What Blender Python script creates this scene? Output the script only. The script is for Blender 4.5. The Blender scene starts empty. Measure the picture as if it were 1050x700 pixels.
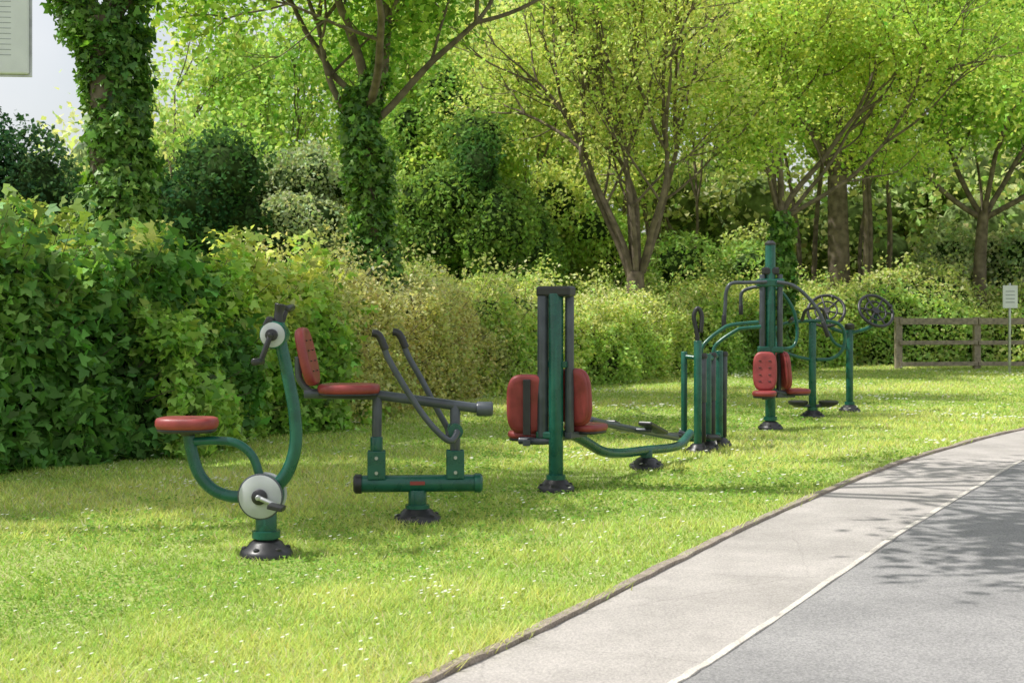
import bpy, math, random
import numpy as np
from mathutils import Vector, Matrix
R = np.random.default_rng(7)
sc = bpy.context.scene
sc.view_settings.view_transform='Standard'; sc.view_settings.look='None'; sc.view_settings.exposure=0

# ------------------------------------------------------------ materials
def new_mat(name):
    m=bpy.data.materials.new(name); m.use_nodes=True
    nt=m.node_tree; b=nt.nodes['Principled BSDF']; return m,nt,b
def paint(name,col,rough=.35,metal=0,var=.25,scale=9,bump=.02,spec=.5):
    m,nt,b=new_mat(name)
    tc=nt.nodes.new('ShaderNodeTexCoord'); n=nt.nodes.new('ShaderNodeTexNoise'); n.inputs['Scale'].default_value=scale; n.inputs['Detail'].default_value=5
    nt.links.new(tc.outputs['Object'],n.inputs['Vector'])
    r=nt.nodes.new('ShaderNodeValToRGB'); r.color_ramp.elements[0].position=.3; r.color_ramp.elements[1].position=.7
    r.color_ramp.elements[0].color=tuple(c*(1-var) for c in col)+(1,); r.color_ramp.elements[1].color=tuple(min(1,c*(1+var)+.003) for c in col)+(1,)
    nt.links.new(n.outputs['Fac'],r.inputs['Fac']); nt.links.new(r.outputs['Color'],b.inputs['Base Color'])
    mr=nt.nodes.new('ShaderNodeMapRange'); mr.inputs['To Min'].default_value=max(0,rough-.08); mr.inputs['To Max'].default_value=rough+.14
    nt.links.new(n.outputs['Fac'],mr.inputs['Value']); nt.links.new(mr.outputs['Result'],b.inputs['Roughness'])
    b.inputs['Metallic'].default_value=metal; b.inputs['Specular IOR Level'].default_value=spec
    if bump>0:
        bp=nt.nodes.new('ShaderNodeBump'); bp.inputs['Strength'].default_value=.25; bp.inputs['Distance'].default_value=bump
        n2=nt.nodes.new('ShaderNodeTexNoise'); n2.inputs['Scale'].default_value=scale*12; nt.links.new(tc.outputs['Object'],n2.inputs['Vector'])
        nt.links.new(n2.outputs['Fac'],bp.inputs['Height']); nt.links.new(bp.outputs['Normal'],b.inputs['Normal'])
    return m
GREEN=paint('green_powder_coat',(.008,.09,.062),.25,bump=.002)
GREY=paint('dark_grey_powder_coat',(.06,.07,.085),.3,bump=.002)
BLACK=paint('black_plastic',(.02,.02,.023),.36,bump=.003)
RED=paint('red_seat_plastic',(.28,.042,.042),.42,bump=.004)
WHITE=paint('pale_grey_plastic',(.42,.44,.45),.4,bump=.002,var=.08)
STEEL=paint('galvanised_steel',(.45,.46,.47),.4,metal=.8,bump=.002)
SIGNW=paint('sign_white',(.58,.6,.64),.4,var=.04,bump=.001)
INK=paint('sign_ink',(.25,.27,.31),.6,bump=.001)
WOOD=paint('weathered_wood',(.27,.225,.17),.8,var=.35,scale=14,bump=.02)
BARK=paint('bark',(.15,.12,.09),.9,var=.45,scale=6,bump=0,spec=.2)
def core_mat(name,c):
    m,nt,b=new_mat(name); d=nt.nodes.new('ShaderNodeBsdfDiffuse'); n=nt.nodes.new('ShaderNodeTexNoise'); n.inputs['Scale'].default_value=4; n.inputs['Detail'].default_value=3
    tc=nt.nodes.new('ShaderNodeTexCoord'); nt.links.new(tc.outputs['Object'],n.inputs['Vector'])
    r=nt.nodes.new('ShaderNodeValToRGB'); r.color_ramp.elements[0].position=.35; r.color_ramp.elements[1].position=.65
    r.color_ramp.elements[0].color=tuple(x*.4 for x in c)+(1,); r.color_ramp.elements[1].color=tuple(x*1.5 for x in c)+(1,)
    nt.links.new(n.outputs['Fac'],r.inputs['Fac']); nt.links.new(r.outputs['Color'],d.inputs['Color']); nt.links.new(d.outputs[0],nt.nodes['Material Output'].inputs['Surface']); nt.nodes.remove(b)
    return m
CORE=core_mat('inner_foliage_shade',(.035,.06,.02))  # dark cores: the shade inside the foliage put into the colour

def leaf_mat(name,tr=.42,tint=(1.35,1.3,.7),gloss=False,rough=.45,spec=.4):
    m,nt,b=new_mat(name)
    a=nt.nodes.new('ShaderNodeAttribute'); a.attribute_name='leafcol'
    if gloss:
        nt.links.new(a.outputs['Color'],b.inputs['Base Color']); b.inputs['Roughness'].default_value=rough; b.inputs['Specular IOR Level'].default_value=spec; d=b
    else:
        nt.nodes.remove(b); d=nt.nodes.new('ShaderNodeBsdfDiffuse'); nt.links.new(a.outputs['Color'],d.inputs['Color'])
    t=nt.nodes.new('ShaderNodeBsdfTranslucent'); mu=nt.nodes.new('ShaderNodeMix'); mu.data_type='RGBA'; mu.blend_type='MULTIPLY'; mu.inputs['Factor'].default_value=1
    mu.clamp_result=True
    nt.links.new(a.outputs['Color'],mu.inputs['A']); mu.inputs['B'].default_value=tint+(1,)
    nt.links.new(mu.outputs['Result'],t.inputs['Color'])
    mx=nt.nodes.new('ShaderNodeMixShader'); mx.inputs['Fac'].default_value=tr
    nt.links.new(d.outputs[0],mx.inputs[1]); nt.links.new(t.outputs[0],mx.inputs[2])
    nt.links.new(mx.outputs[0],nt.nodes['Material Output'].inputs['Surface'])
    return m
LEAF=leaf_mat('leaf'); LEAFG=leaf_mat('glossy_leaf',.38,(1.3,1.3,.65),True,.5,.3); IVY=leaf_mat('ivy_leaf',.25,(1.2,1.3,.6),True,.42,.4); BLADE=leaf_mat('grass_blade',.45,(1.15,1.12,.85))

# ------------------------------------------------------------ mesh helpers
def mesh_obj(name,V,F,mat,parent=None,smooth=True):
    me=bpy.data.meshes.new(name); me.from_pydata([tuple(v) for v in V],[],F); me.update()
    if smooth: me.polygons.foreach_set('use_smooth',[True]*len(me.polygons))
    me.materials.append(mat); o=bpy.data.objects.new(name,me); sc.collection.objects.link(o)
    if parent: o.parent=parent
    return o
def empty(name,x,y,rz=0,z=0):
    e=bpy.data.objects.new(name,None); sc.collection.objects.link(e); e.location=(x,y,z); e.rotation_euler=(0,0,math.radians(rz)); e.empty_display_size=.3; return e
def catmull(P,sub):
    P=[np.array(p,float) for p in P]
    if len(P)<3: return P
    Q=[2*P[0]-P[1]]+P+[2*P[-1]-P[-2]]; out=[]
    for i in range(1,len(Q)-2):
        a,b,c,d=Q[i-1:i+3]
        for j in range(sub):
            t=j/sub; out.append(.5*((2*b)+(-a+c)*t+(2*a-5*b+4*c-d)*t*t+(-a+3*b-3*c+d)*t**3))
    out.append(P[-1]); return out
def sweep(P,rad,k=12,cap=True):
    P=np.array(P,float); n=len(P); rad=np.broadcast_to(np.array(rad,float),(n,)) if np.ndim(rad)==0 else np.interp(np.linspace(0,1,n),np.linspace(0,1,len(rad)),rad)
    T=np.gradient(P,axis=0); T/=np.linalg.norm(T,axis=1)[:,None]+1e-9
    u=np.cross(T[0],[0,0,1.]); 
    if np.linalg.norm(u)<.1: u=np.cross(T[0],[0,1.,0])
    V=[];F=[]
    for i in range(n):
        u=u-T[i]*np.dot(u,T[i]); u/=np.linalg.norm(u); w=np.cross(T[i],u)
        a=np.arange(k)*2*math.pi/k
        V.append(P[i]+rad[i]*(np.cos(a)[:,None]*u+np.sin(a)[:,None]*w))
    V=np.concatenate(V)
    for i in range(n-1):
        for j in range(k):
            F.append((i*k+j,i*k+(j+1)%k,(i+1)*k+(j+1)%k,(i+1)*k+j))
    if cap: F.append(tuple(range(k-1,-1,-1))); F.append(tuple((n-1)*k+j for j in range(k)))
    return V,F
def tube(name,P,r,mat,parent,sub=8,k=16,smoothpath=True):
    Q=catmull(P,sub) if smoothpath else [np.array(p,float) for p in P]
    V,F=sweep(Q,r,k); o=mesh_obj(name,V,F,mat,parent)
    m=o.modifiers.new('b','BEVEL'); m.width=min(.006,(r if np.ndim(r)==0 else min(r))*.25); m.segments=2; m.limit_method='ANGLE'; m.angle_limit=math.radians(50)
    return o
def lathe(name,prof,mat,parent,loc=(0,0,0),rot=(0,0,0),k=32):
    V=[];F=[]
    for (r,z) in prof:
        for j in range(k):
            a=2*math.pi*j/k; V.append((r*math.cos(a),r*math.sin(a),z))
    n=len(prof)
    for i in range(n-1):
        for j in range(k): F.append((i*k+j,i*k+(j+1)%k,(i+1)*k+(j+1)%k,(i+1)*k+j))
    F.append(tuple(range(k-1,-1,-1))); F.append(tuple((n-1)*k+j for j in range(k)))
    o=mesh_obj(name,V,F,mat,parent); o.location=loc; o.rotation_euler=rot
    m=o.modifiers.new('e','EDGE_SPLIT'); m.split_angle=math.radians(40)
    return o
def pad(name,w,h,t,mat,parent,loc,rot,pw=3.4,holes=True):
    """rounded seat/back pad: face in XZ, thickness Y"""
    k=40;V=[];F=[]
    def ring(s,y):
        for j in range(k):
            a=2*math.pi*j/k; c,s_=math.cos(a),math.sin(a)
            V.append((w/2*s*math.copysign(abs(c)**(2/pw),c),y,h/2*s*math.copysign(abs(s_)**(2/pw),s_)))
    for s,y in ((.55,-t*.42),(.86,-t*.5),(.96,-t*.42),(1,-t*.15),(1,t*.2),(.95,t*.5),(.8,t*.5)): ring(s,y)
    n=7
    for i in range(n-1):
        for j in range(k): F.append((i*k+j,i*k+(j+1)%k,(i+1)*k+(j+1)%k,(i+1)*k+j))
    F.append(tuple(range(k-1,-1,-1))); F.append(tuple((n-1)*k+j for j in range(k)))
    o=mesh_obj(name,V,F,mat,parent); o.location=loc; o.rotation_euler=rot
    if holes:
        for i,zz in enumerate((-.26,-.09,.09,.26)):
            for sx in (-.2,.2):
                hV,hF=sweep([(sx*w-.016,-t*.52,zz*h),(sx*w+.016,-t*.52,zz*h)],.004,8)
                q=mesh_obj('slot_%d'%i,hV,hF,BLACK,o)
    return o
def box(name,cx,cy,cz,sx,sy,sz,mat,parent,rot=(0,0,0),bev=.006):
    V=[(x*sx/2,y*sy/2,z*sz/2) for x in(-1,1) for y in(-1,1) for z in(-1,1)]
    F=[(0,1,3,2),(4,6,7,5),(0,4,5,1),(2,3,7,6),(0,2,6,4),(1,5,7,3)]
    o=mesh_obj(name,V,F,mat,parent,False); o.location=(cx,cy,cz); o.rotation_euler=rot
    m=o.modifiers.new('b','BEVEL'); m.width=bev; m.segments=2; return o
def base_cover(parent,x=0,y=0,r=.16):
    lathe('base_cover',[(r,-.01),(r,.02),(r*.93,.042),(r*.72,.06),(r*.6,.085),(r*.45,.1)],BLACK,parent,(x,y,0))
    for i in range(6):
        a=i*math.pi/3+.3; lathe('bolt_cap_%d'%i,[(.018,0),(.018,.012),(.01,.018)],BLACK,parent,(x+r*.8*math.cos(a),y+r*.8*math.sin(a),.045),k=10)
def collar(parent,x,y,z,r,mat=GREEN):
    lathe('collar',[(r*.98,-.02),(r*1.25,-.02),(r*1.25,.02),(r*.98,.02)],mat,parent,(x,y,z),k=20)

# ------------------------------------------------------------ numpy noise and leaves
def n3(P,s,seed=0):
    r=np.random.default_rng(seed); out=np.zeros(len(P))
    for o in range(3):
        for i in range(4):
            k=r.normal(0,1,3); k/=np.linalg.norm(k); out+=np.sin((P@k)*s*(1.9**o)*(.8+.4*r.random())+r.random()*6.28)/(1.6**o)
    return out/4.
def rand_unit(n):
    v=R.normal(0,1,(n,3)); return v/np.linalg.norm(v,axis=1)[:,None]
def leaves(name,P,N,size,col,mat,parent=None,lobed=False,wid=.32,cup=.08):
    n=len(P); size=np.broadcast_to(size,(n,)).copy()
    N=N/(np.linalg.norm(N,axis=1)[:,None]+1e-9)
    t=np.cross(N,rand_unit(n)); t/=np.linalg.norm(t,axis=1)[:,None]+1e-9; b=np.cross(N,t)
    s=size[:,None]
    dirs=[(t,1.)] if not lobed else [(t,1.),(t*.45+b*.9,.8),(t*.45-b*.9,.8)]
    blocks=[]
    for d,l in dirs:
        e=np.cross(N,d)
        Q=np.stack([P,P+d*.5*s*l+e*wid*s*l+N*cup*s,P+d*s*l-N*cup*.7*s,P+d*.5*s*l-e*wid*s*l+N*cup*s],1)
        blocks.append(Q)
    V=np.concatenate(blocks).reshape(-1,3); m=n*len(dirs)
    C=np.tile(np.concatenate([np.clip(col,0.002,.75),np.ones((n,1))],1),(len(dirs),1))
    return raw(name,V,4,m,C,mat,parent)
def raw(name,V,k,m,C,mat,parent=None):
    me=bpy.data.meshes.new(name); me.vertices.add(len(V)); me.vertices.foreach_set('co',V.astype(np.float32).ravel())
    me.loops.add(k*m); me.loops.foreach_set('vertex_index',np.arange(k*m,dtype=np.int32))
    me.polygons.add(m); me.polygons.foreach_set('loop_start',np.arange(m,dtype=np.int32)*k)
    me.update(calc_edges=True)
    at=me.attributes.new('leafcol','FLOAT_COLOR','FACE'); at.data.foreach_set('color',C.astype(np.float32).ravel())
    me.materials.append(mat); o=bpy.data.objects.new(name,me); sc.collection.objects.link(o)
    if parent: o.parent=parent
    return o
def mixcol(a,b,f): f=np.clip(f,0,1)[:,None]; return np.array(a)*(1-f)+np.array(b)*f
def jitter(col,am=.25):
    n=len(col); return col*(1+R.normal(0,am,(n,1)))*(1+R.normal(0,.07,(n,3)))

# ------------------------------------------------------------ layout curves (metres)
KERB=np.array([(-5.5,-4),(-3.1,.5),(-1.42,3.3),(-.27,5.53),(.18,6.41),(.99,8.13),(1.8,9.8),(3.24,12.5),(4.4,14.4),(6.15,16.9),(9,20),(14,24),(26,30)],float)
HEDGE=np.array([(-12,10),(-9,10.6),(-6,11.5),(-4.35,12.3),(-3.2,14.4),(-2.1,17.6),(-.4,23),(2.4,28),(3.6,30),(8.5,35.5),(14,36.5),(24,37)],float)
kc=np.array(catmull([(*p,0) for p in KERB],10))[:,:2]
def kerbX(Y): return np.interp(Y,kc[:,1],kc[:,0])
def hedgeY(X): return np.interp(X,HEDGE[:,0],HEDGE[:,1])
def offset(c,d):
    t=np.gradient(c,axis=0); t/=np.linalg.norm(t,axis=1)[:,None]; d=np.broadcast_to(d,(len(c),)); return c+np.stack([t[:,1],-t[:,0]],1)*d[:,None]

# ------------------------------------------------------------ ground
def ground_mat():
    m,nt,b=new_mat('lawn_soil'); tc=nt.nodes.new('ShaderNodeTexCoord')
    n1=nt.nodes.new('ShaderNodeTexNoise'); n1.inputs['Scale'].default_value=.9; n1.inputs['Detail'].default_value=4
    n2=nt.nodes.new('ShaderNodeTexNoise'); n2.inputs['Scale'].default_value=55; n2.inputs['Detail'].default_value=4
    for n in(n1,n2): nt.links.new(tc.outputs['Object'],n.inputs['Vector'])
    r1=nt.nodes.new('ShaderNodeValToRGB'); r1.color_ramp.elements[0].color=(.32,.42,.12,1); r1.color_ramp.elements[1].color=(.45,.52,.19,1); r1.color_ramp.elements[0].position=.35; r1.color_ramp.elements[1].position=.65
    r2=nt.nodes.new('ShaderNodeValToRGB'); r2.color_ramp.elements[0].color=(.5,.5,.42,1); r2.color_ramp.elements[1].color=(1.1,1.1,1.1,1); r2.color_ramp.elements[0].position=.3; r2.color_ramp.elements[1].position=.6
    nt.links.new(n1.outputs['Fac'],r1.inputs['Fac']); nt.links.new(n2.outputs['Fac'],r2.inputs['Fac'])
    mu=nt.nodes.new('ShaderNodeMix'); mu.data_type='RGBA'; mu.blend_type='MULTIPLY'; mu.inputs['Factor'].default_value=1
    nt.links.new(r1.outputs['Color'],mu.inputs['A']); nt.links.new(r2.outputs['Color'],mu.inputs['B']); nt.links.new(mu.outputs['Result'],b.inputs['Base Color'])
    b.inputs['Roughness'].default_value=.95; b.inputs['Specular IOR Level'].default_value=.1
    bp=nt.nodes.new('ShaderNodeBump'); bp.inputs['Strength'].default_value=.7; bp.inputs['Distance'].default_value=.03; nt.links.new(n2.outputs['Fac'],bp.inputs['Height']); nt.links.new(bp.outputs['Normal'],b.inputs['Normal'])
    return m
mesh_obj('ground',[(-300,-200,0),(300,-200,0),(300,500,0),(-300,500,0)],[(0,1,2,3)],ground_mat(),smooth=False)

def paving_mat(name,c0,c1,spk=.5,sc1=.8):
    m,nt,b=new_mat(name); tc=nt.nodes.new('ShaderNodeTexCoord')
    def noise(s,d): 
        n=nt.nodes.new('ShaderNodeTexNoise'); n.inputs['Scale'].default_value=s; n.inputs['Detail'].default_value=d; n.inputs['Roughness'].default_value=.65; nt.links.new(tc.outputs['Object'],n.inputs['Vector']); return n
    a=noise(sc1,7); f=noise(90,4)
    r=nt.nodes.new('ShaderNodeValToRGB'); r.color_ramp.elements[0].position=.36; r.color_ramp.elements[1].position=.64; r.color_ramp.elements[0].color=c0+(1,); r.color_ramp.elements[1].color=c1+(1,)
    nt.links.new(a.outputs['Fac'],r.inputs['Fac'])
    r2=nt.nodes.new('ShaderNodeValToRGB'); r2.color_ramp.elements[0].position=.35; r2.color_ramp.elements[1].position=.65; r2.color_ramp.elements[0].color=(spk,)*3+(1,); r2.color_ramp.elements[1].color=(1.25,1.24,1.22,1)
    nt.links.new(f.outputs['Fac'],r2.inputs['Fac'])
    mu=nt.nodes.new('ShaderNodeMix'); mu.data_type='RGBA'; mu.blend_type='MULTIPLY'; mu.inputs['Factor'].default_value=1
    nt.links.new(r.outputs['Color'],mu.inputs['A']); nt.links.new(r2.outputs['Color'],mu.inputs['B'])
    v=nt.nodes.new('ShaderNodeTexVoronoi'); v.feature='DISTANCE_TO_EDGE'; v.inputs['Scale'].default_value=.55
    w=noise(2.5,4); ad=nt.nodes.new('ShaderNodeMix'); ad.data_type='VECTOR'; ad.inputs['Factor'].default_value=.12
    nt.links.new(tc.outputs['Object'],ad.inputs[4]); nt.links.new(w.outputs['Color'],ad.inputs[5]); nt.links.new(ad.outputs[1],v.inputs['Vector'])
    cr=nt.nodes.new('ShaderNodeMapRange'); cr.inputs['From Max'].default_value=.004; cr.inputs['To Min'].default_value=.85; nt.links.new(v.outputs['Distance'],cr.inputs['Value'])
    m2=nt.nodes.new('ShaderNodeMix'); m2.data_type='RGBA'; m2.blend_type='MULTIPLY'; m2.inputs['Factor'].default_value=1
    nt.links.new(mu.outputs['Result'],m2.inputs['A']); nt.links.new(cr.outputs['Result'],m2.inputs['B'])
    nt.links.new(m2.outputs['Result'],b.inputs['Base Color']); b.inputs['Roughness'].default_value=.85; b.inputs['Specular IOR Level'].default_value=.3
    bp=nt.nodes.new('ShaderNodeBump'); bp.inputs['Strength'].default_value=.6; bp.inputs['Distance'].default_value=.008; nt.links.new(f.outputs['Fac'],bp.inputs['Height']); nt.links.new(bp.outputs['Normal'],b.inputs['Normal'])
    return m
def strip(name,c1,c2,z,mat,sub=False):
    n=len(c1); V=[(*p,z) for p in c1]+[(*p,z) for p in c2]; F=[(i,n+i,n+i+1,i+1) for i in range(n-1)]
    return mesh_obj(name,V,F,mat,smooth=False)
CONC=paving_mat('worn_concrete',(.33,.31,.29),(.46,.43,.405),.78,1.1)
ASPH=paving_mat('worn_asphalt',(.245,.242,.242),(.35,.342,.34),.66,.7)
sw=np.interp(kc[:,1],[-4,5.5,9,12,14,17],[.85,.81,.92,.95,.88,.83])
strip('asphalt_path',offset(kc,sw-.02),offset(kc,7.),.004,ASPH)
strip('concrete_path',offset(kc,0),offset(kc,sw),.008,CONC)
def ribbon(name,off,w,z0,z1,mat,amp=.0):
    c1=offset(kc,off-w/2); c2=offset(kc,off+w/2); c1+=R.normal(0,amp,c1.shape); c2+=R.normal(0,amp,c2.shape); n=len(c1)
    zz=z1+R.normal(0,amp,n)
    V=[(*p,z0) for p in c1]+[(*p,z) for p,z in zip(c1,zz)]+[(*p,z) for p,z in zip(c2,zz)]+[(*p,z0) for p in c2]
    F=[]
    for i in range(n-1):
        for a in range(3): F.append((a*n+i,(a+1)*n+i,(a+1)*n+i+1,a*n+i+1))
    return mesh_obj(name,V,F,mat,smooth=False)
EDG=paving_mat('edging_concrete',(.27,.225,.18),(.42,.365,.31),.6,6)
SEAM=paving_mat('seam_concrete',(.5,.47,.42),(.66,.62,.56),.75,5)
ribbon('path_edging_kerb',-.03,.055,-.02,.03,EDG,.004)
ribbon('path_seam',sw,.034,.0,.012,SEAM,.002)

# ------------------------------------------------------------ grass
def lawn_points(n,y0=4.2,y1=36,ax=.6):
    Y=np.exp(R.uniform(math.log(y0),math.log(y1),n)); X=Y*R.uniform(-ax,ax,n)
    ok=(X<kerbX(Y)-.05+R.normal(0,.025,n))&(Y<hedgeY(X)+.4); return X[ok],Y[ok]
X,Y=lawn_points(460000); n=len(X); P=np.stack([X,Y,np.zeros(n)],1)
patch=n3(P,1.1,3); fine=n3(P,5.,4)
dK=np.clip((kerbX(Y)-X),0,1)
h=(.026+.016*fine+.014*patch+.018*R.random(n))*(1+.7*(dK<.1)); h=np.clip(h,.01,.09)
w=.0037*np.clip(Y/6,.8,4)
a=R.uniform(0,6.28,n); lean=R.uniform(.4,1.7,n)*h; la=a+1.57+R.normal(0,.4,n)
side=np.stack([np.cos(a)*w,np.sin(a)*w,np.zeros(n)],1); tip=P+np.stack([np.cos(la)*lean,np.sin(la)*lean,h],1)
V=np.stack([P-side,P+side,tip],1).reshape(-1,3)
col=mixcol((.32,.48,.10),(.62,.70,.22),.5+.6*patch+.45*fine+R.normal(0,.22,n)); dry=R.random(n)<.07+.08*(patch>.4); col[dry]=(.68,.64,.4)
col=jitter(col,.15)
raw('lawn_grass',V,3,n,np.concatenate([np.clip(col,.01,.78),np.ones((n,1))],1),BLADE)
X,Y=lawn_points(90000); P=np.stack([X,Y,R.uniform(.015,.035,len(X))],1); k=n3(P,2.3,9)>.15; P=P[k]
leaves('clover_weeds',P,np.array([0,0,1.])+.5*rand_unit(len(P)),.02*np.clip(P[:,1]/7,.8,2.2),jitter(np.tile((.2,.36,.07),(len(P),1)),.2),BLADE,wid=.45)
X,Y=lawn_points(60000); P=np.stack([X,Y,R.uniform(.055,.07,len(X))],1); k=(n3(P*np.array([1,.7,1]),1.3,27)+.6*n3(P,4,22))>.6+.6*R.random(len(P)); k|=R.random(len(P))<.03; P=P[k]
m=len(P); K=6; an=np.arange(K)*2*math.pi/K; rr=.010*np.clip(P[:,1]/8,.9,2.)
V=(P[:,None,:]+np.stack([np.cos(an),np.sin(an),.25*np.sin(an+1)],1)[None]*rr[:,None,None]).reshape(-1,3)
raw('daisies',V,K,m,np.tile((.8,.8,.78,1),(m,1)),BLADE)

# ------------------------------------------------------------ hedges and bushes
G=np.array([1.85,1.9,2.1])
def hedge(name,i0,i1,H,W,n,size,ca,cb,ctop,seed,lobed=False,amp=.2,young_lit=.5,gain=1.,mat=None):
    F=HEDGE[i0:i1+1]; F=np.array(catmull([(*p,0) for p in F],8))[:,:2] if len(F)>2 else np.array([F[0]*(1-t)+F[1]*t for t in np.linspace(0,1,9)])
    d0=F[0]-F[1]; d1=F[-1]-F[-2]; F=np.concatenate([[F[0]+d0/np.linalg.norm(d0)*.8],F,[F[-1]+d1/np.linalg.norm(d1)*.8]])
    L=np.concatenate([[0],np.cumsum(np.linalg.norm(np.diff(F,axis=0),axis=1))]); T=np.gradient(F,axis=0); T/=np.linalg.norm(T,axis=1)[:,None]
    e=empty(name,0,0)
    def surf(s,q,dep,ns):
        f=s/L[-1]; Hs=np.interp(f,np.linspace(0,1,len(H)),H); Ws=np.interp(f,np.linspace(0,1,len(W)),W)
        c=np.stack([np.interp(s,L,F[:,0]),np.interp(s,L,F[:,1])],1); t=np.stack([np.interp(s,L,T[:,0]),np.interp(s,L,T[:,1])],1); t/=np.linalg.norm(t,axis=1)[:,None]
        nb=np.stack([-t[:,1],t[:,0]],1)
        u=np.where(q<.42,-1,np.where(q<.78,-1+2*(q-.42)/.36,1)); z=np.where(q<.42,q/.42,np.where(q<.78,1,1-(q-.78)/.22))
        sc_=1/((abs(u)**3+abs(z)**3)**(1/3)); u=u*sc_; z=z*sc_
        base=np.concatenate([c+nb*(Ws/2)[:,None],np.zeros((len(s),1))],1)
        out=np.concatenate([nb*u[:,None],z[:,None]*1.],1); nn=out/np.linalg.norm(out,axis=1)[:,None]
        P=base+np.concatenate([nb*(u*Ws/2)[:,None],(z*Hs)[:,None]],1)
        d=ns*(n3(P,1.4,seed)*amp*1.2+n3(P,3.4,seed+1)*amp)+dep
        P=P+nn*d[:,None]; P[:,2]=np.maximum(P[:,2],.02); return P,nn,d,z
    s=R.uniform(0,L[-1],n); q=R.uniform(0,1,n)**1.15
    P,N,d,z=surf(s,q,-R.exponential(.15,n)+.05,1)
    sp=n3(P,7,seed+5); sprig=sp>.3; P[sprig]+=N[sprig]*.36*R.random((sprig.sum(),1))**1.5*np.array([.8,.8,1.5])
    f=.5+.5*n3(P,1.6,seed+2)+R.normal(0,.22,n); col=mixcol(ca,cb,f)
    top=np.clip((z-.6)*3+n3(P,2.2,seed+3)*1.2,0,1)*young_lit*(R.random(n)<.75); col=mixcol((0,0,0),ctop,top)+col*(1-top[:,None])  # upper leaves lightened: sunlit tops and young growth put into the colour
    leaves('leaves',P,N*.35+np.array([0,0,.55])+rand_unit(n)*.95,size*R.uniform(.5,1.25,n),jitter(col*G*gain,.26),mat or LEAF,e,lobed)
    gs=np.linspace(0,L[-1],60); gq=np.linspace(0,1,24); S,Q=np.meshgrid(gs,gq,indexing='ij')
    V,_,_,_=surf(S.ravel(),Q.ravel(),np.full(S.size,-.42),1)
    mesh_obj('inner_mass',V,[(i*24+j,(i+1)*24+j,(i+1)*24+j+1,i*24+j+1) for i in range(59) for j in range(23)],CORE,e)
    m=int(L[-1]*45); s=R.uniform(0,L[-1],m); q=R.uniform(.02,.75,m); A,N2,_,_=surf(s,q,np.full(m,-.42),1); B=A+N2*R.uniform(.3,.62,(m,1))+rand_unit(m)*.12+np.array([0,0,.1]); 
    AV=[];AF=[]
    for p0,p1 in zip(A,B):
        v,ff=sweep([p0,(p0+p1)/2+rand_unit(1)[0]*.02,p1],[.008,.006,.003],4,False); k=len(AV)*12; AV.append(v); AF+= [tuple(x+k for x in g) for g in ff]
    mesh_obj('twigs',np.concatenate(AV),AF,BARK,e)
    return e
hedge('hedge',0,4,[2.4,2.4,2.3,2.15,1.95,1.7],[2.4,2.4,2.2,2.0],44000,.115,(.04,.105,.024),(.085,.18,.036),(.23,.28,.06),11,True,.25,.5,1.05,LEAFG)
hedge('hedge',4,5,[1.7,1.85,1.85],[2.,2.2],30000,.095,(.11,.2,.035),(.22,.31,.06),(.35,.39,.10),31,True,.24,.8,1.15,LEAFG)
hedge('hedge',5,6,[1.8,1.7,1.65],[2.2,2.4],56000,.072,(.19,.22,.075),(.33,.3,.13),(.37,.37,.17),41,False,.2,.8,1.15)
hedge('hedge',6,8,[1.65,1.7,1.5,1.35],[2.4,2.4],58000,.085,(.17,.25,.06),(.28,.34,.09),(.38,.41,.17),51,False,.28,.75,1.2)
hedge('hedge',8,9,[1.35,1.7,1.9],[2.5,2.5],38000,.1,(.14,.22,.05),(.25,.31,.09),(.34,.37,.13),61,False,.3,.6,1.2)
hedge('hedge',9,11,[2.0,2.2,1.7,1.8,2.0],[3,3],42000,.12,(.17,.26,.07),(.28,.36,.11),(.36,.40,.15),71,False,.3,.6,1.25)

def ico(sub=2):
    import bmesh
    bm=bmesh.new(); bmesh.ops.create_icosphere(bm,subdivisions=sub,radius=1); V=np.array([v.co[:] for v in bm.verts]); F=[tuple(v.index for v in f.verts) for f in bm.faces]; bm.free(); return V,F
IV,IF=ico(2)
def mass(name,lobes,n,size,ca,cb,seed,core=.66,e=None,var=.2,gain=1.,loose=.17,coremat=None):
    e=e or empty(name,0,0); L=np.array(lobes,float); area=(L[:,3]*L[:,5]); idx=R.choice(len(L),n,p=area/area.sum())
    d=rand_unit(n); r=1-R.exponential(loose,n)+.06; r=np.clip(r,.3,1.2); c=L[idx]
    rr=c[:,3:6]; P0=c[:,:3]+d*rr; bump=n3(P0,1.6,seed)*.36+n3(P0,4.2,seed+1)*.28
    P=c[:,:3]+d*rr*(r+bump)[:,None]; k=P[:,2]>.05; P=P[k]; d=d[k]; idx=idx[k]; n=len(P)
    tint=np.random.default_rng(seed).normal(0,.28,len(L))
    f=.5+.45*n3(P,.8,seed+2)+tint[idx]+R.normal(0,.14,n); col=mixcol(ca,cb,f)
    leaves('leaves',P,d*.3+np.array([0,0,.4])+rand_unit(n),size*R.uniform(.6,1.3,n),jitter(col*G*gain,var),LEAF,e)
    VV=[];FF=[]
    for i,l in enumerate(L):
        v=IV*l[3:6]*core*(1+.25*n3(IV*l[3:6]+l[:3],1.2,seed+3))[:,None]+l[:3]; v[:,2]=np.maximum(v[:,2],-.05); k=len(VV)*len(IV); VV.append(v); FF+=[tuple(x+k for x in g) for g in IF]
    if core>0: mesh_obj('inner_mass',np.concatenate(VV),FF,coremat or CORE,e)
    return e
def lob(cx,cy,cz,rx,ry,rz,k,rs):
    out=[]
    for i in range(k):
        d=rand_unit(1)[0]*R.uniform(.35,1.); out.append((cx+d[0]*rx,cy+d[1]*ry,max(rs*.5,cz+d[2]*rz),rs*R.uniform(.45,1.1),rs*R.uniform(.45,1.1),rs*R.uniform(.5,1.05)))
    return out
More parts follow.
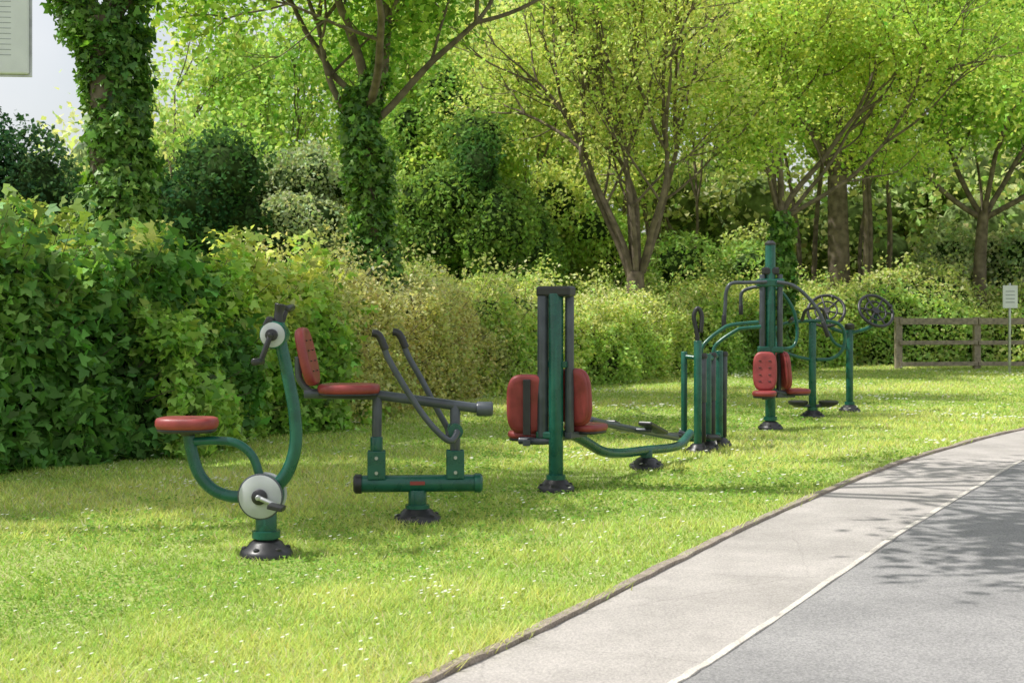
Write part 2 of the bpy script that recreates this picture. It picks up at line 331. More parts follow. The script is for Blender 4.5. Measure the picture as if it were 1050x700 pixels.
# ------------------------------------------------------------ trees
class Acc:
    def __init__(s): s.V=[];s.F=[];s.n=0
    def add(s,V,F): s.V.append(V); s.F+=[tuple(x+s.n for x in f) for f in F]; s.n+=len(V)
def nz(v): return v/(np.linalg.norm(v)+1e-9)
def grow(acc,tips,p,d,L,r,lev,spread=.6,up=.06,nc=3,tipfrom=1,fall=.72):
    pts=[np.array(p,float)]; d=nz(np.array(d,float))
    for i in range(5):
        d=nz(d+R.normal(0,.1,3)+np.array([0,0,up])); pts.append(pts[-1]+d*L/5)
    V,F=sweep(catmull(pts,2),[r,r*.86,r*.62],8 if lev>1 else 5,False); acc.add(V,F)
    if lev<=tipfrom: tips.extend(pts[2:])
    if lev==0: return
    for i in range(nc):
        q=rand_unit(1)[0]; q=q-d*np.dot(q,d); q=nz(q); grow(acc,tips,pts[-1],d+q*spread*R.uniform(.5,1.3),L*fall*R.uniform(.8,1.15),r*.58,lev-1,spread,up,nc,tipfrom,fall)
    q=rand_unit(1)[0]; q=q-d*np.dot(q,d); q=nz(q); grow(acc,tips,pts[3],d*.7+q*spread*1.3,L*fall*.85,r*.42,lev-1,spread,up,nc,tipfrom,fall)
def crown(e,tips,per,sig,size,ca,cb,seed,flat=.8,zmin=None,keep=1.,filt=None,gain=1.):
    T=np.array(tips); 
    if zmin is not None: T=T[T[:,2]>zmin]
    if filt is not None: T=T[filt(T)]
    T=T[(n3(T,1.9,seed+7)+R.normal(0,.25,len(T)))>(-1+2*(1-keep))*.9]
    m=len(T); P=np.repeat(T,per,axis=0); cl=np.repeat(np.random.default_rng(seed).normal(0,.25,m),per); n=len(P)
    P=P+R.normal(0,1,(n,3))*np.array([sig,sig,sig*flat]); f=.5+.45*n3(P,.9,seed)+cl+R.normal(0,.18,n)
    leaves('leaves',P,rand_unit(n)+np.array([0,0,.6]),size*R.uniform(.6,1.3,n),jitter(mixcol(ca,cb,f)*G*gain,.2),LEAF,e)
def ivy(e,path,rad,n,size=.1,seed=5):
    Q=np.array(catmull(path,8)); k=R.uniform(0,len(Q)-1.001,n); i=k.astype(int); f=(k-i)[:,None]; c=Q[i]*(1-f)+Q[i+1]*f
    a=R.uniform(0,6.28,n); d=np.stack([np.cos(a),np.sin(a),np.zeros(n)],1); rr=np.interp(k,np.linspace(0,len(Q)-1,len(rad)),rad); base=c+d*rr[:,None]
    P=base+d*(n3(base,3.2,seed)*.13+n3(base,8,seed+1)*.08+R.normal(0,.05,n))[:,None]
    col=mixcol((.045,.12,.025),(.16,.28,.05),.45+.5*n3(P,3,seed+2)+R.normal(0,.28,n))
    leaves('ivy',P,d*.7+np.array([0,0,.6])+rand_unit(n)*.8,size*R.uniform(.5,1.2,n),jitter(col*1.4,.25),IVY,e,True)
def trunk(acc,path,rad,k=14):
    V,F=sweep(catmull(path,8),rad,k,False); acc.add(V,F)

e=empty('ivy_covered_tree',0,0); acc=Acc(); tips=[]
p1=[(-4.42,16,-.1),(-4.42,16,1.5),(-4.52,16,3),(-4.6,16,4.7)]; trunk(acc,p1,[.3,.24,.18])
for d,L,r in [((-.8,-.1,1),1.8,.08),((-.28,.25,1),2.1,.1),((.12,.4,1),2.1,.09),((.7,.25,1),1.9,.09),((-.9,.5,.8),2.2,.06)]:
    grow(acc,tips,(-4.58,16,R.uniform(4.0,4.6)),d,L,r,3,.6,.05)
mesh_obj('trunk_and_limbs',np.concatenate(acc.V),acc.F,BARK,e)
ivy(e,[(-4.3,16,0),(-4.3,16,1.5),(-4.42,16,3),(-4.55,16,4.6)],[.42,.4,.37,.28],12000,.095)
ivy(e,[(-4.6,16,4.1),(-4.9,16.05,4.8),(-5.15,16.1,5.6)],[.2,.1],1500,.09)
ivy(e,[(-4.5,16,4.1),(-4.3,16.05,4.8),(-4.1,16.1,5.4)],[.18,.08],1200,.09,9)
crown(e,tips,28,.3,.12,(.1,.19,.03),(.24,.32,.06),101,zmin=4.6,keep=.6,filt=lambda T:(T[:,1]>14.6)&(T[:,0]<-2.2)&(T[:,0]>-5.6))
e=empty('ivy_covered_tree',0,0); acc=Acc(); tips=[]
trunk(acc,[(-2.05,21.8,-.1),(-2.08,21.8,1.6),(-2.18,21.8,3.2),(-2.32,21.8,4.6)],[.26,.2,.14])
for z,d,L,r in [(3.9,(-.62,.1,1),2.2,.06),(4.6,(-.2,.2,1),2.2,.08),(4.5,(.35,-.2,1),2.3,.08),(4.2,(.9,.0,.9),2.3,.06),(4.5,(.35,-1,.7),2.5,.07),(4.5,(-.7,.5,.8),2.2,.06)]:
    grow(acc,tips,(-2.2,21.8,z),d,L,r,3,.62,.03)
mesh_obj('trunk_and_limbs',np.concatenate(acc.V),acc.F,BARK,e)
ivy(e,[(-2.05,21.8,0),(-2.08,21.8,1.6),(-2.18,21.8,3.2),(-2.32,21.8,4.8)],[.4,.37,.3,.18],9500,.1,15)
ivy(e,[(-2.25,21.8,4.3),(-2.1,21.8,5),(-1.95,21.75,5.8)],[.16,.09],1300,.09,17)
crown(e,tips,34,.34,.12,(.1,.2,.03),(.24,.32,.06),111,zmin=5.2,keep=.68)
e=empty('overhanging_tree',0,0); acc=Acc(); tips=[]
trunk(acc,[(-7.2,12.9,-.1),(-7.1,12.9,3),(-6.2,12.2,5.6),(-3.2,10.6,7.4)],[.34,.26,.14])
for p,d in [((-3.2,10.6,7.4),(1,-.2,.2)),((-3.2,10.6,7.4),(1,.25,.25)),((-6.3,12.3,5.5),(-.5,-.3,1)),((-6.3,12.3,5.5),(-.8,0,1)),((-3.2,10.6,7.4),(1.2,-.1,-.05)),((-3.2,10.6,7.4),(1.2,-.4,.05))]: grow(acc,tips,p,d,2.7,.07,3,.5,.02)
mesh_obj('trunk_and_limbs',np.concatenate(acc.V),acc.F,BARK,e)
crown(e,tips,40,.36,.15,(.1,.2,.03),(.2,.3,.05),115,zmin=6.,keep=.72,filt=lambda T:(T[:,0]>-2.6)|(T[:,0]<-6))
e=empty('multi_stem_tree',0,0); acc=Acc(); tips=[]
trunk(acc,[(2.65,30,-.1),(2.62,30,1.2),(2.6,30,2.2)],[.28,.22,.18])
for dx,dy in [(-.5,.1),(-.3,-.25),(-.12,.2),(.08,-.1),(.25,.25),(.42,-.15),(.62,.1)]:
    grow(acc,tips,(2.6+dx*.25,30+dy*.2,1.9+.3*R.random()),(dx*.6,dy,1),2.7,.075,3,.48,.05,3,1,.7)
mesh_obj('trunk_and_limbs',np.concatenate(acc.V),acc.F,BARK,e)
crown(e,tips,20,.27,.1,(.2,.27,.06),(.4,.43,.15),121,keep=.66)
e=empty('maple_tree',0,0); acc=Acc(); tips=[]
trunk(acc,[(5.95,32,-.1),(6,32,2),(6.1,32,3.6)],[.26,.18,.14])
for z,d,L,r in [(3.5,(-.35,.1,1),2.3,.07),(3.6,(.1,-.2,1),2.6,.08),(3.5,(.6,.1,.95),2.8,.07),(3.4,(1.0,-.2,.8),2.8,.055),(3.4,(.9,.6,.8),2.6,.055),(3.4,(-.4,-.6,.8),2.,.05)]:
    grow(acc,tips,(6.05,32,z),d,L,r,3,.6,.04)
mesh_obj('trunk_and_limbs',np.concatenate(acc.V),acc.F,BARK,e)
ivy(e,[(5.95,32,0),(6,32,2),(6.1,32,3.6)],[.34,.28,.2],3500,.12,19)
crown(e,tips,32,.34,.12,(.16,.26,.045),(.34,.4,.1),131,keep=.7)
e=empty('broadleaf_tree',0,0); acc=Acc(); tips=[]
trunk(acc,[(8.9,38.5,-.1),(8.85,38.5,2.5),(8.8,38.5,5)],[.36,.3,.26])
for d in [(-.6,.1,1),(.1,-.3,1),(.7,.2,1),(1,-.4,.6),(0,.7,.8)]: grow(acc,tips,(8.8,38.5,4.8),d,2.8,.11,3,.6,.04)
mesh_obj('trunk_and_limbs',np.concatenate(acc.V),acc.F,BARK,e); crown(e,tips,22,.45,.19,(.13,.23,.045),(.28,.36,.09),141,keep=.75,gain=1.1)
e=empty('broadleaf_tree',0,0); acc=Acc(); tips=[]
trunk(acc,[(12.5,38,-.1),(12.5,38,2.5),(12.6,38,4)],[.22,.17,.14])
for d in [(-.6,.1,1),(.1,-.3,1),(.7,.2,1),(1,-.4,.6),(-1,.3,.6)]: grow(acc,tips,(12.6,38,3.8),d,2.8,.08,3,.6,.04)
mesh_obj('trunk_and_limbs',np.concatenate(acc.V),acc.F,BARK,e); crown(e,tips,24,.42,.18,(.14,.25,.05),(.3,.38,.1),151,keep=.75,gain=1.1)

# background bushes
mass('conifer_tree',[(-12.6,31,1.8,1.4,1.5,2.2),(-12.0,31,3.4,1.3,1.3,1.7),(-11.7,31,4.6,.9,.9,1.3),(-10.8,31,2.6,1.4,1.3,2.2),(-10.3,31,3.9,.9,.9,1.3)],26000,.12,(.02,.055,.025),(.05,.10,.04),201,core=.75,gain=.8)
mass('dark_bush',lob(-6.6,28,2.6,1.7,1.3,2.2,18,.95),24000,.12,(.025,.065,.025),(.07,.13,.04),211,core=.75,gain=.8)
mass('hawthorn_bush',lob(-4.35,30,3.3,1.3,1.2,2.3,18,.85),30000,.1,(.14,.18,.085),(.27,.31,.18),221)
mass('dark_bush',lob(-.7,29,2.7,1.3,1.2,2.4,22,.85),28000,.11,(.04,.09,.025),(.13,.2,.045),231,gain=.95)
mass('hazel_bush',lob(-1.6,34,5.4,1.6,1.2,2.2,18,1.0),20000,.13,(.12,.2,.045),(.26,.33,.08),241,core=.5)
mass('hazel_bush',lob(1.6,33,2.7,1.6,1.2,1.8,18,.9),24000,.12,(.18,.26,.06),(.35,.39,.12),251,core=.6)
mass('shrub',lob(5.2,37,2,2.6,1,1.4,14,.9),16000,.13,(.17,.25,.07),(.32,.36,.14),261)
mass('shrub',lob(13.5,40,2.4,2.6,1.2,1.2,14,.95),18000,.14,(.2,.26,.12),(.36,.36,.22),271)
mass('shrub',lob(-9.5,26,2.0,1.8,1.2,1.3,14,.9),20000,.11,(.1,.18,.04),(.24,.3,.08),281)
COREL=core_mat('far_inner_foliage',(.17,.23,.09))
L=[]
for i in range(170):
    x=R.uniform(-30,44); y=R.uniform(44,60); hm=15 if x>-12 else 4.2
    if -14<x<-10: hm=7
    z=R.uniform(1,hm); r=R.uniform(1.2,3.0); L.append((x,y,z,r,r,r*.85))
for i in range(90):
    x=-13+i*.42+R.normal(0,.3); L.append((x,R.uniform(43,47),R.uniform(.6,5.2 if x>-10 else 3.4),*([R.uniform(1.1,1.9)]*3)))
mass('distant_trees',L,200000,.26,(.15,.23,.07),(.4,.44,.19),301,core=.66,gain=1.15,loose=.2,coremat=COREL)  # greens lightened: distance haze and brightness put into the albedo
e=empty('distant_tree_trunks',0,0); acc=Acc()
for i in range(34):
    x=R.uniform(-10,22); y=R.uniform(38,42); r=R.uniform(.05,.1); h_=R.uniform(6,10)
    trunk(acc,[(x,y,0),(x+R.normal(0,.2),y,h_/2),(x+R.normal(0,.6),y,h_)],[r,r*.8,r*.4],6)
mesh_obj('thin_trunks',np.concatenate(acc.V),acc.F,BARK,e)
def sapling_group(x,y,h,n,seed,ca,cb):
    e=empty('young_tree',0,0); acc=Acc(); tips=[]
    for i in range(n): grow(acc,tips,(x+R.normal(0,.3),y+R.normal(0,.3),0.0),(R.normal(0,.2),R.normal(0,.2),1),h*.42,.06,3,.5,.06,3,1,.62)
    mesh_obj('trunk_and_limbs',np.concatenate(acc.V),acc.F,BARK,e); crown(e,tips,20,.38,.16,ca,cb,seed,keep=.75,gain=1.1)
sapling_group(-7.3,37,10,3,401,(.14,.23,.05),(.31,.38,.13))
sapling_group(-3.4,38,11,3,402,(.15,.24,.05),(.33,.4,.14))
sapling_group(1.2,39,11,3,403,(.19,.27,.07),(.38,.43,.15))
sapling_group(5.2,41,11,3,404,(.19,.27,.07),(.36,.41,.14))

# ------------------------------------------------------------ fence and signs
f=empty('wooden_fence',9.1,33.5,3)
for i in range(5):
    x=i*1.88; box('post_%d'%i,x,0,.6,.16,.14,1.24,WOOD,f,bev=.012)
    if i<4:
        for j,z in enumerate((1.12,.62,.12)): box('rail_%d_%d'%(i,j),x+.94,-.095,z,1.86,.045,.15 if j<1 else .1,WOOD,f,(0,R.normal(0,.006),0))
s=empty('notice_sign',10.95,31.3,-4)
tube('pole',[(0,0,0),(0,0,1.98)],.03,STEEL,s); box('panel',0,-.05,1.68,.32,.02,.5,SIGNW,s)
for i in range(4): box('print_%d'%i,0,-.0615,1.8-.08*i,.2,.002,.02,INK,s,bev=.0005)
s=empty('information_sign',-3.58,9,6)
tube('pole',[(-.05,.06,0),(-.05,.06,4.2)],.04,STEEL,s); box('panel',0,0,3.55,1.02,.025,1.24,SIGNW,s,bev=.02)
box('frame_edge',.0,.016,3.55,1.05,.006,1.27,STEEL,s)
for i in range(22):
    w_=R.uniform(.10,.28); box('text_line_%d'%i,.40-w_/2,-.0132,3.05+.034*i,w_,.001,.004,INK,s,bev=.0002)

# ------------------------------------------------------------ gym machines
m=empty('exercise_bike',-1.433,8.29,-4)
base_cover(m,0,0,.155); tube('pedestal',[(0,0,.05),(0,0,.27)],.062,GREEN,m); collar(m,0,0,.13,.066)
rx=(math.pi/2,0,0)
lathe('drive_housing',[(.10,-.05),(.118,-.045),(.118,.045),(.10,.05)],GREEN,m,(-.02,0,.355),rx)
lathe('front_disc',[(.128,0),(.128,.012),(.12,.018),(.05,.022)],WHITE,m,(-.02,-.05,.355),rx)
lathe('rear_disc',[(.128,0),(.128,.012),(.12,.018)],WHITE,m,(-.02,.068,.355),rx)
lathe('disc_rim',[(.131,-.004),(.134,0),(.134,.008),(.129,.012)],GREY,m,(-.02,-.052,.355),rx)
lathe('hub',[(.045,0),(.045,.02),(.03,.03)],BLACK,m,(-.02,-.07,.355),rx)
tube('crank_near',[(-.02,-.105,.355),(.09,-.11,.31)],.014,STEEL,m); tube('crank_far',[(-.02,.09,.355),(-.13,.1,.4)],.014,STEEL,m)
tube('axle',[(-.02,-.12,.355),(-.02,.11,.355)],.016,STEEL,m)
box('pedal_near',.1,-.165,.31,.09,.1,.028,BLACK,m,(0,.2,0)); box('pedal_far',-.13,.15,.4,.09,.1,.028,BLACK,m)
tube('mast',[(.055,0,.40),(.13,0,.5),(.175,0,.66),(.165,0,.86),(.125,0,1.07),(.085,0,1.26),(.075,0,1.36)],[.04,.037,.036],GREEN,m)
tube('lower_frame',[(-.1,0,.345),(-.22,0,.35),(-.32,0,.39),(-.40,0,.48),(-.44,0,.6),(-.465,0,.72)],.036,GREEN,m)
tube('upper_frame',[(-.43,0,.665),(-.3,0,.672),(-.17,0,.655),(-.08,0,.58),(-.035,0,.46)],.026,GREEN,m)
lathe('seat_mount',[(.04,0),(.055,.03),(.09,.04)],BLACK,m,(-.465,0,.70),k=20)
pad('seat',.36,.27,.065,RED,m,(-.47,0,.775),(-math.pi/2,0,0),2.8,False); 
pad('seat_underside',.34,.25,.03,BLACK,m,(-.47,0,.735),(-math.pi/2,0,0),2.8,False)
lathe('hand_crank_housing',[(.07,-.05),(.08,-.04),(.08,.04),(.07,.05)],GREEN,m,(.05,0,1.29),rx)
lathe('hand_crank_disc',[(.072,0),(.072,.012),(.05,.02)],WHITE,m,(.05,-.045,1.29),rx)
lathe('hand_hub',[(.035,0),(.035,.03),(.02,.035)],BLACK,m,(.05,-.06,1.29),rx)
tube('hand_axle',[(.05,-.12,1.29),(.05,.12,1.29)],.014,BLACK,m)
tube('hand_crank_near',[(.05,-.1,1.29),(.0,-.11,1.15)],.016,BLACK,m); tube('hand_crank_far',[(.05,.1,1.29),(.09,.11,1.43)],.016,BLACK,m)
tube('grip_near',[(.0,-.10,1.14),(-.01,-.24,1.14)],.021,BLACK,m); tube('grip_far',[(.09,.1,1.44),(.1,.24,1.45)],.021,BLACK,m)
tube('top_stalk',[(.07,0,1.34),(.075,0,1.42),(.085,0,1.47)],[.03,.026,.034],BLACK,m); box('console',.02,0,1.36,.05,.09,.07,BLACK,m,(0,.5,0),.015)

m=empty('seated_rowing_machine',-.639,9.61,4)
base_cover(m,0,0,.165); tube('pedestal',[(0,0,.05),(0,0,.22)],.062,GREEN,m); collar(m,0,0,.1,.066)
tube('base_beam',[(-.385,0,.262),(.40,0,.262)],.058,GREEN,m); 
for sx in(-1,1): lathe('beam_end_cap',[(.066,-.02),(.066,.02),(.05,.035)],BLACK if sx<0 else GREEN,m,(sx*.4+.005,0,.262),(0,sx*math.pi/2,0),k=20)
box('beam_label',0,-.0585,.27,.10,.003,.025,RED,m,bev=.001)
for x in(-.275,.255):
    box('bracket_plate',x,-.052,.39,.12,.012,.19,GREEN,m,bev=.02); box('bracket_plate_rear',x,.052,.39,.12,.012,.19,GREEN,m,bev=.02); box('bracket_top',x,0,.35,.1,.09,.2,GREEN,m,bev=.015)
    for dz in(.34,.44): lathe('bolt',[(.012,0),(.012,.012)],STEEL,m,(x,-.058,dz),rx,k=8)
tube('left_upright',[(-.275,0,.42),(-.27,0,.86)],.033,GREY,m); tube('left_sleeve',[(-.275,0,.45),(-.275,0,.58)],.042,GREEN,m)
tube('right_upright',[(.255,0,.42),(.255,0,.8)],.035,GREY,m); lathe('right_pivot',[(.05,-.12),(.05,.12)],GREEN,m,(.255,0,.62),rx,k=20)
tube('top_arm',[(-.76,0,.872),(-.27,0,.86),(.42,0,.765)],.034,GREY,m,smoothpath=False)
lathe('arm_end_cap',[(.045,-.05),(.05,-.04),(.05,.05),(.04,.06)],GREY,m,(.45,0,.762),(0,math.pi/2,0),k=20)
pad('seat',.42,.34,.06,RED,m,(-.46,0,.905),(-math.pi/2,0,0),3.2,False); pad('seat_underside',.4,.32,.03,BLACK,m,(-.46,0,.868),(-math.pi/2,0,0),3.2,False)
pad('backrest',.34,.40,.06,RED,m,(-.735,0,1.12),(math.radians(-13),0,math.radians(83)),3.2)
tube('backrest_stay',[(-.72,0,.88),(-.79,0,.97),(-.8,0,1.12)],.024,GREY,m)
for nm,y,o in(('near',-.21,0),('far',.21,.13)):
    tube('lever_'+nm,[(-.235+o,y,1.25),(-.20+o,y,1.13),(-.1+o,y,.95),(.03+o*.8,y,.75),(.14+o*.5,y,.62),(.22,y*.9,.565),(.27,y*.6,.62)],.021,GREY,m)
    tube('grip_'+nm,[(-.21+o,y,1.17),(-.245+o,y,1.25),(-.27+o,y,1.275),(-.3+o,y,1.28)],.026,BLACK,m)
tube('lever_axle',[(.262,-.15,.615),(.262,.15,.615)],.022,GREY,m)

def seat_unit(m,loc,rz,wide=.34,hh=.46):
    c=empty('seat_unit',0,0); c.parent=m; c.location=loc; c.rotation_euler=(0,0,math.radians(rz))
    pad('backrest',wide,hh,.055,RED,c,(0,0,.28),(math.radians(-6),0,0)); pad('backrest_rear',wide*.95,hh*.95,.03,RED,c,(0,.036,.285),(math.radians(-6),0,0),holes=False)
    box('back_spine',0,.07,.26,.06,.04,.44,BLACK,c); pad('seat',wide,.32,.055,RED,c,(0,-.17,.03),(-math.pi/2,0,0),holes=False); pad('seat_shell',wide*.94,.3,.03,BLACK,c,(0,-.17,-.005),(-math.pi/2,0,0),holes=False)
    box('seat_bracket',0,-.02,-.02,.06,.25,.05,GREY,c); return c
AX=math.degrees(math.atan2(.876,.483))
m=empty('leg_press_machine',.347,11.24,AX)
base_cover(m,0,0,.15); tube('main_post',[(0,0,.05),(0,0,1.56)],.058,GREEN,m); collar(m,0,0,.11,.062)
tube('guide_column_left',[(-.01,.11,.42),(-.01,.11,1.54)],.045,GREY,m); tube('guide_column_right',[(.06,-.09,.46),(.06,-.09,1.54)],.036,GREY,m)
box('column_head',.02,.01,1.575,.13,.3,.085,BLACK,m,bev=.02); box('column_foot',0,.06,.44,.1,.2,.06,GREEN,m,bev=.015); box('column_tie',.02,.01,1.0,.05,.2,.05,GREEN,m)
c=seat_unit(m,(-.03,.24,.40),180-AX-4,.33,.48)
c=seat_unit(m,(.13,-.10,.46),84,.31)
tube('seat_support',[(0,0,.42),(.18,-.02,.42),(.36,-.03,.43)],.03,GREY,m)
tube('left_seat_support',[(0,0,.40),(-.03,.14,.39),(-.06,.3,.39)],.03,GREY,m)
tube('floor_beam',[(0,0,.43),(.28,0,.42),(.55,0,.34),(.85,0,.24),(1.2,0,.19),(1.79,0,.165),(2.3,0,.14),(2.6,0,.15),(2.85,0,.24)],.042,GREEN,m)
base_cover(m,1.79,0,.16); tube('pedestal',[(1.79,0,.04),(1.79,0,.17)],.055,GREEN,m)
tube('press_arm',[(.62,0,.52),(1.2,0,.42),(2.5,0,.22)],.03,GREY,m)
for y in(-.17,.17):
    box('foot_plate',1.55,y,.39,.40,.13,.035,BLACK,m,(0,math.radians(16),0),.012); tube('plate_arm',[(1.5,0,.37),(1.52,y,.37)],.018,GREY,m)

m=empty('cross_trainer',1.975,14.4,0)
for x,y,r,zt,mt in((-.22,.1,.032,1.0,GREEN),(-.13,-.28,.04,1.12,GREEN),(0,.0,.045,.98,GREEN),(.175,.38,.045,1.0,GREEN)):
    tube('post',[(x,y,.03),(x,y,zt)],r,mt,m)
for x,y in((-.13,-.28),(.01,.0),(.19,.38)): base_cover(m,x,y,.12)
for x,y in((-.06,-.16),(.075,.12),(.235,.42)):
    tube('damper_body',[(x,y,.1),(x,y,.55)],.028,BLACK,m); tube('damper_sleeve',[(x,y,.5),(x,y,.95)],.034,GREY,m); lathe('damper_cap',[(.04,0),(.045,.02),(.035,.05)],BLACK,m,(x,y,.94),k=16)
tube('handle_near',[(-.13,-.28,1.05),(-.14,-.28,1.2),(-.17,-.28,1.36),(-.13,-.28,1.44),(-.09,-.28,1.36),(-.1,-.28,1.2)],.022,BLACK,m)
tube('handle_frame_a',[(-.08,-.1,.93),(-.06,-.1,1.05),(.02,-.08,1.14),(.16,-.05,1.24),(.22,-.04,1.265),(.3,-.03,1.28),(.52,0,1.3)],.02,GREEN,m)
tube('handle_frame_b',[(.1,.3,.93),(.12,.3,1.04),(.2,.3,1.12),(.34,.3,1.21),(.4,.3,1.23),(.6,.3,1.25)],.02,GREEN,m)
tube('top_tie',[(-.22,.1,.95),(.0,0,.93),(.175,.38,.95)],.024,GREEN,m); tube('foot_bar',[(-.22,.1,.12),(0,0,.12),(.18,.38,.12)],.035,GREEN,m)
tube('swing_bar',[(-.3,-.1,.2),(-.18,-.1,.16),(.1,-.05,.14)],.025,GREY,m)
for i,(x,y) in enumerate(((-.33,-.12),(.02,-.35))): box('foot_tread_%d'%i,x,y,.17,.1,.3,.03,BLACK,m)

m=empty('lat_pulldown_machine',3.07,16.9,0)
base_cover(m,0,0,.15); tube('mast',[(0,0,.04),(0,0,2.2)],.062,GREEN,m); collar(m,0,0,.13,.066); lathe('mast_cap',[(.066,0),(.066,.02),(.03,.05)],BLACK,m,(0,0,2.19),k=20)
for x in(-.1,.11): tube('guide_rail',[(x,-.02,.95),(x,-.02,1.84)],.034,GREY,m)
box('upper_bracket',0,-.0,1.74,.32,.13,.1,GREEN,m,bev=.02); box('mid_bracket',0,0,.95,.3,.12,.08,GREEN,m,bev=.02); box('pivot_block',0,0,1.88,.2,.12,.09,BLACK,m,bev=.02)
tube('arm_left',[(-.06,-.1,1.75),(-.3,-.12,1.74),(-.48,-.14,1.73),(-.545,-.15,1.64),(-.56,-.15,1.45),(-.58,-.15,1.2)],.022,GREY,m)
tube('arm_left_rear',[(-.06,.2,1.70),(-.2,.25,1.68),(-.3,.25,1.62),(-.31,.25,1.45)],.022,GREY,m); tube('grip_left_rear',[(-.31,.25,1.48),(-.31,.25,1.36)],.027,BLACK,m)
tube('grip_left',[(-.57,-.15,1.36),(-.58,-.15,1.17)],.028,BLACK,m)
tube('arm_right',[(.06,-.1,1.75),(.26,-.1,1.70),(.44,-.1,1.55),(.56,-.12,1.38),(.64,-.12,1.18)],.022,GREY,m)
tube('arm_right_rear',[(.06,.2,1.7),(.2,.2,1.6),(.32,.2,1.4),(.36,.2,1.15),(.3,.15,.98),(.1,.05,.95)],.02,GREEN,m); tube('grip_right',[(.6,-.12,1.28),(.66,-.12,1.1)],.028,BLACK,m)
seat_unit(m,(-.10,-.2,.42),-12,.28); seat_unit(m,(.17,.06,.42),112,.28)
tube('seat_cross_bar',[(-.1,-.2,.42),(0,0,.46),(.2,.05,.42)],.03,GREY,m)

m=empty('standing_stepper',3.95,18.7,0)
base_cover(m,0,0,.16); tube('post',[(0,0,.04),(0,0,1.25)],.05,GREEN,m); collar(m,0,0,.12,.055)
for x in(-.2,.2): lathe('foot_disc',[(.02,-.06),(.12,-.02),(.13,0),(.13,.02),(.11,.03)],BLACK,m,(x,-.05,.2),k=24); tube('foot_arm',[(0,0,.15),(x,-.05,.17)],.022,GREY,m)
tube('cross_arm',[(-.46,0,1.2),(-.3,0,1.25),(0,0,1.27),(.3,0,1.25),(.42,0,1.12),(.4,0,.9),(.26,0,.78),(.05,0,.76)],.023,GREEN,m)
tube('left_arm_drop',[(-.46,0,1.2),(-.5,0,1.1),(-.46,-.1,.9),(-.2,-.05,.8),(0,0,.76)],.022,GREEN,m)
tube('grip_left',[(-.3,-.03,1.27),(-.3,-.2,1.3)],.026,BLACK,m); tube('front_handle',[(-.15,-.05,1.27),(-.1,-.12,1.42),(.1,-.12,1.42),(.15,-.05,1.27)],.022,BLACK,m)

m=empty('tai_chi_wheels',4.69,19.76,0)
base_cover(m,0,0,.15); tube('post',[(0,0,.04),(0,0,1.16)],.05,GREEN,m); collar(m,0,0,.12,.056); lathe('post_head',[(.055,0),(.07,.02),(.07,.07),(.03,.09)],BLACK,m,(0,0,1.14),k=20)
tube('cross_arm',[(-.34,0,1.22),(-.2,0,1.14),(0,0,1.1),(.2,0,1.14),(.36,0,1.22)],.027,GREEN,m)
tube('brace',[(-.3,0,1.12),(-.2,0,.95),(0,0,.86)],.022,GREEN,m)
def ring(name,r,t,mat,parent,rotloc=(0,0,0)):
    P=[(r*math.cos(a),r*math.sin(a),0) for a in np.linspace(0,2*math.pi,41)]; V,F=sweep(P,t,8,False); o=mesh_obj(name,V,F,mat,parent); o.location=rotloc; return o
for nm,x,ty in(('left',-.33,-25),('right',.36,24)):
    w_=empty('wheel_'+nm,0,0); w_.parent=m; w_.location=(x,-.02,1.40); w_.rotation_euler=(math.radians(55),math.radians(ty),0)
    ring('rim',.25,.023,BLACK,w_); ring('rim_inner',.15,.014,BLACK,w_); lathe('hub',[(.05,-.05),(.055,0),(.05,.02)],BLACK,w_,k=20)
    for i in range(6):
        a=i*math.pi/3+.3; tube('spoke_%d'%i,[(0,0,0),(.24*math.cos(a),.24*math.sin(a),0)],.014,BLACK,w_)
    for a in(.6,3.74): tube('knob',[(.2*math.cos(a),.2*math.sin(a),0),(.2*math.cos(a),.2*math.sin(a),.1)],[.014,.024],BLACK,w_)
    tube('stem',[(x,0,1.22),(x,-.01,1.37)],.028,GREEN,m)

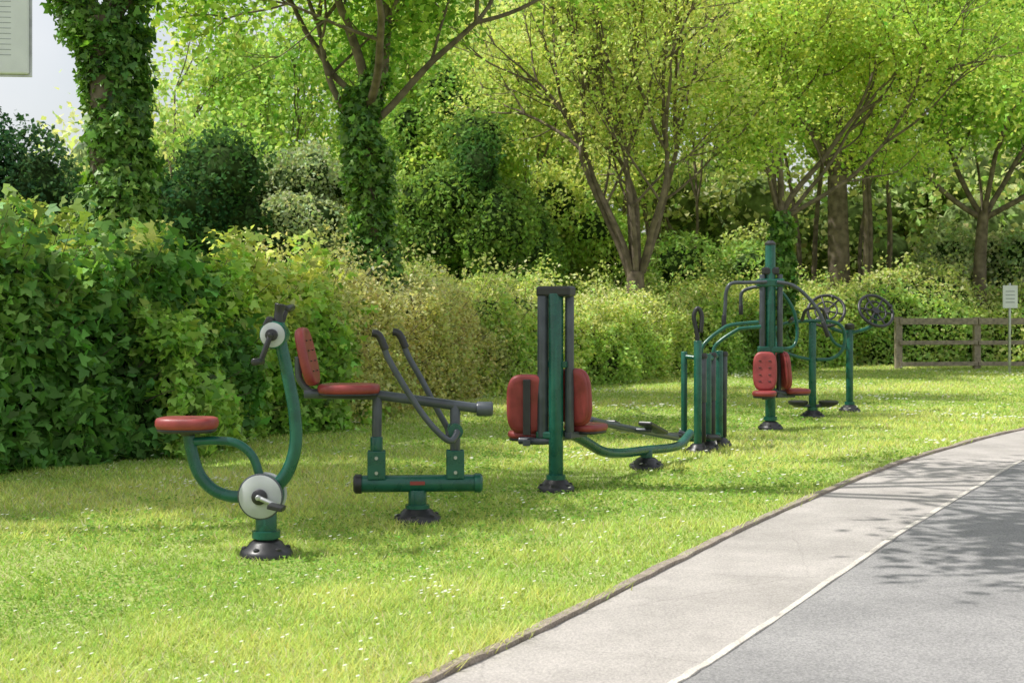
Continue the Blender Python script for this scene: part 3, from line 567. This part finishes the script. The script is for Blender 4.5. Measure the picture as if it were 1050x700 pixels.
# ------------------------------------------------------------ light and camera
EL=58
S=Vector((-.8,-.12,0)).normalized()*math.cos(math.radians(EL)); S.z=math.sin(math.radians(EL))
ld=bpy.data.lights.new('sun','SUN'); ld.energy=5; ld.angle=math.radians(.55); ld.color=(1,.965,.91)
lo=bpy.data.objects.new('sun',ld); sc.collection.objects.link(lo); lo.rotation_euler=S.to_track_quat('Z','Y').to_euler(); lo.location=(-10,-3,20)
w=bpy.data.worlds.new('World'); sc.world=w; w.use_nodes=True; nt=w.node_tree; bg=nt.nodes['Background']
sky=nt.nodes.new('ShaderNodeTexSky'); sky.sky_type='NISHITA'; sky.sun_disc=False; sky.sun_elevation=math.radians(EL); sky.sun_rotation=math.atan2(S.x,S.y); sky.dust_density=3.; sky.air_density=1.2; sky.ozone_density=1
# thin bright cloud veil mixed over the clear sky
tc=nt.nodes.new('ShaderNodeTexCoord'); cn=nt.nodes.new('ShaderNodeTexNoise'); cn.inputs['Scale'].default_value=2.2; cn.inputs['Detail'].default_value=5
nt.links.new(tc.outputs['Generated'],cn.inputs['Vector'])
cr=nt.nodes.new('ShaderNodeMapRange'); cr.inputs['From Min'].default_value=.35; cr.inputs['From Max'].default_value=.6; cr.inputs['To Min'].default_value=.35; cr.inputs['To Max'].default_value=.85
nt.links.new(cn.outputs['Fac'],cr.inputs['Value'])
cm=nt.nodes.new('ShaderNodeMix'); cm.data_type='RGBA'; cm.clamp_result=False; nt.links.new(cr.outputs['Result'],cm.inputs['Factor']); nt.links.new(sky.outputs[0],cm.inputs['A']); cm.inputs['B'].default_value=(6.6,6.6,6.7,1)
nt.links.new(cm.outputs['Result'],bg.inputs[0]); bg.inputs[1].default_value=.15
cd=bpy.data.cameras.new('camera'); cam=bpy.data.objects.new('camera',cd); sc.collection.objects.link(cam); sc.camera=cam
cam.location=(0,0,1.45); cam.rotation_euler=(math.pi/2,0,0); cd.lens=50; cd.sensor_width=36; cd.shift_y=-35/1050; cd.clip_end=2000; cd.clip_start=.1
cd.dof.use_dof=True; cd.dof.focus_distance=11; cd.dof.aperture_fstop=5.6
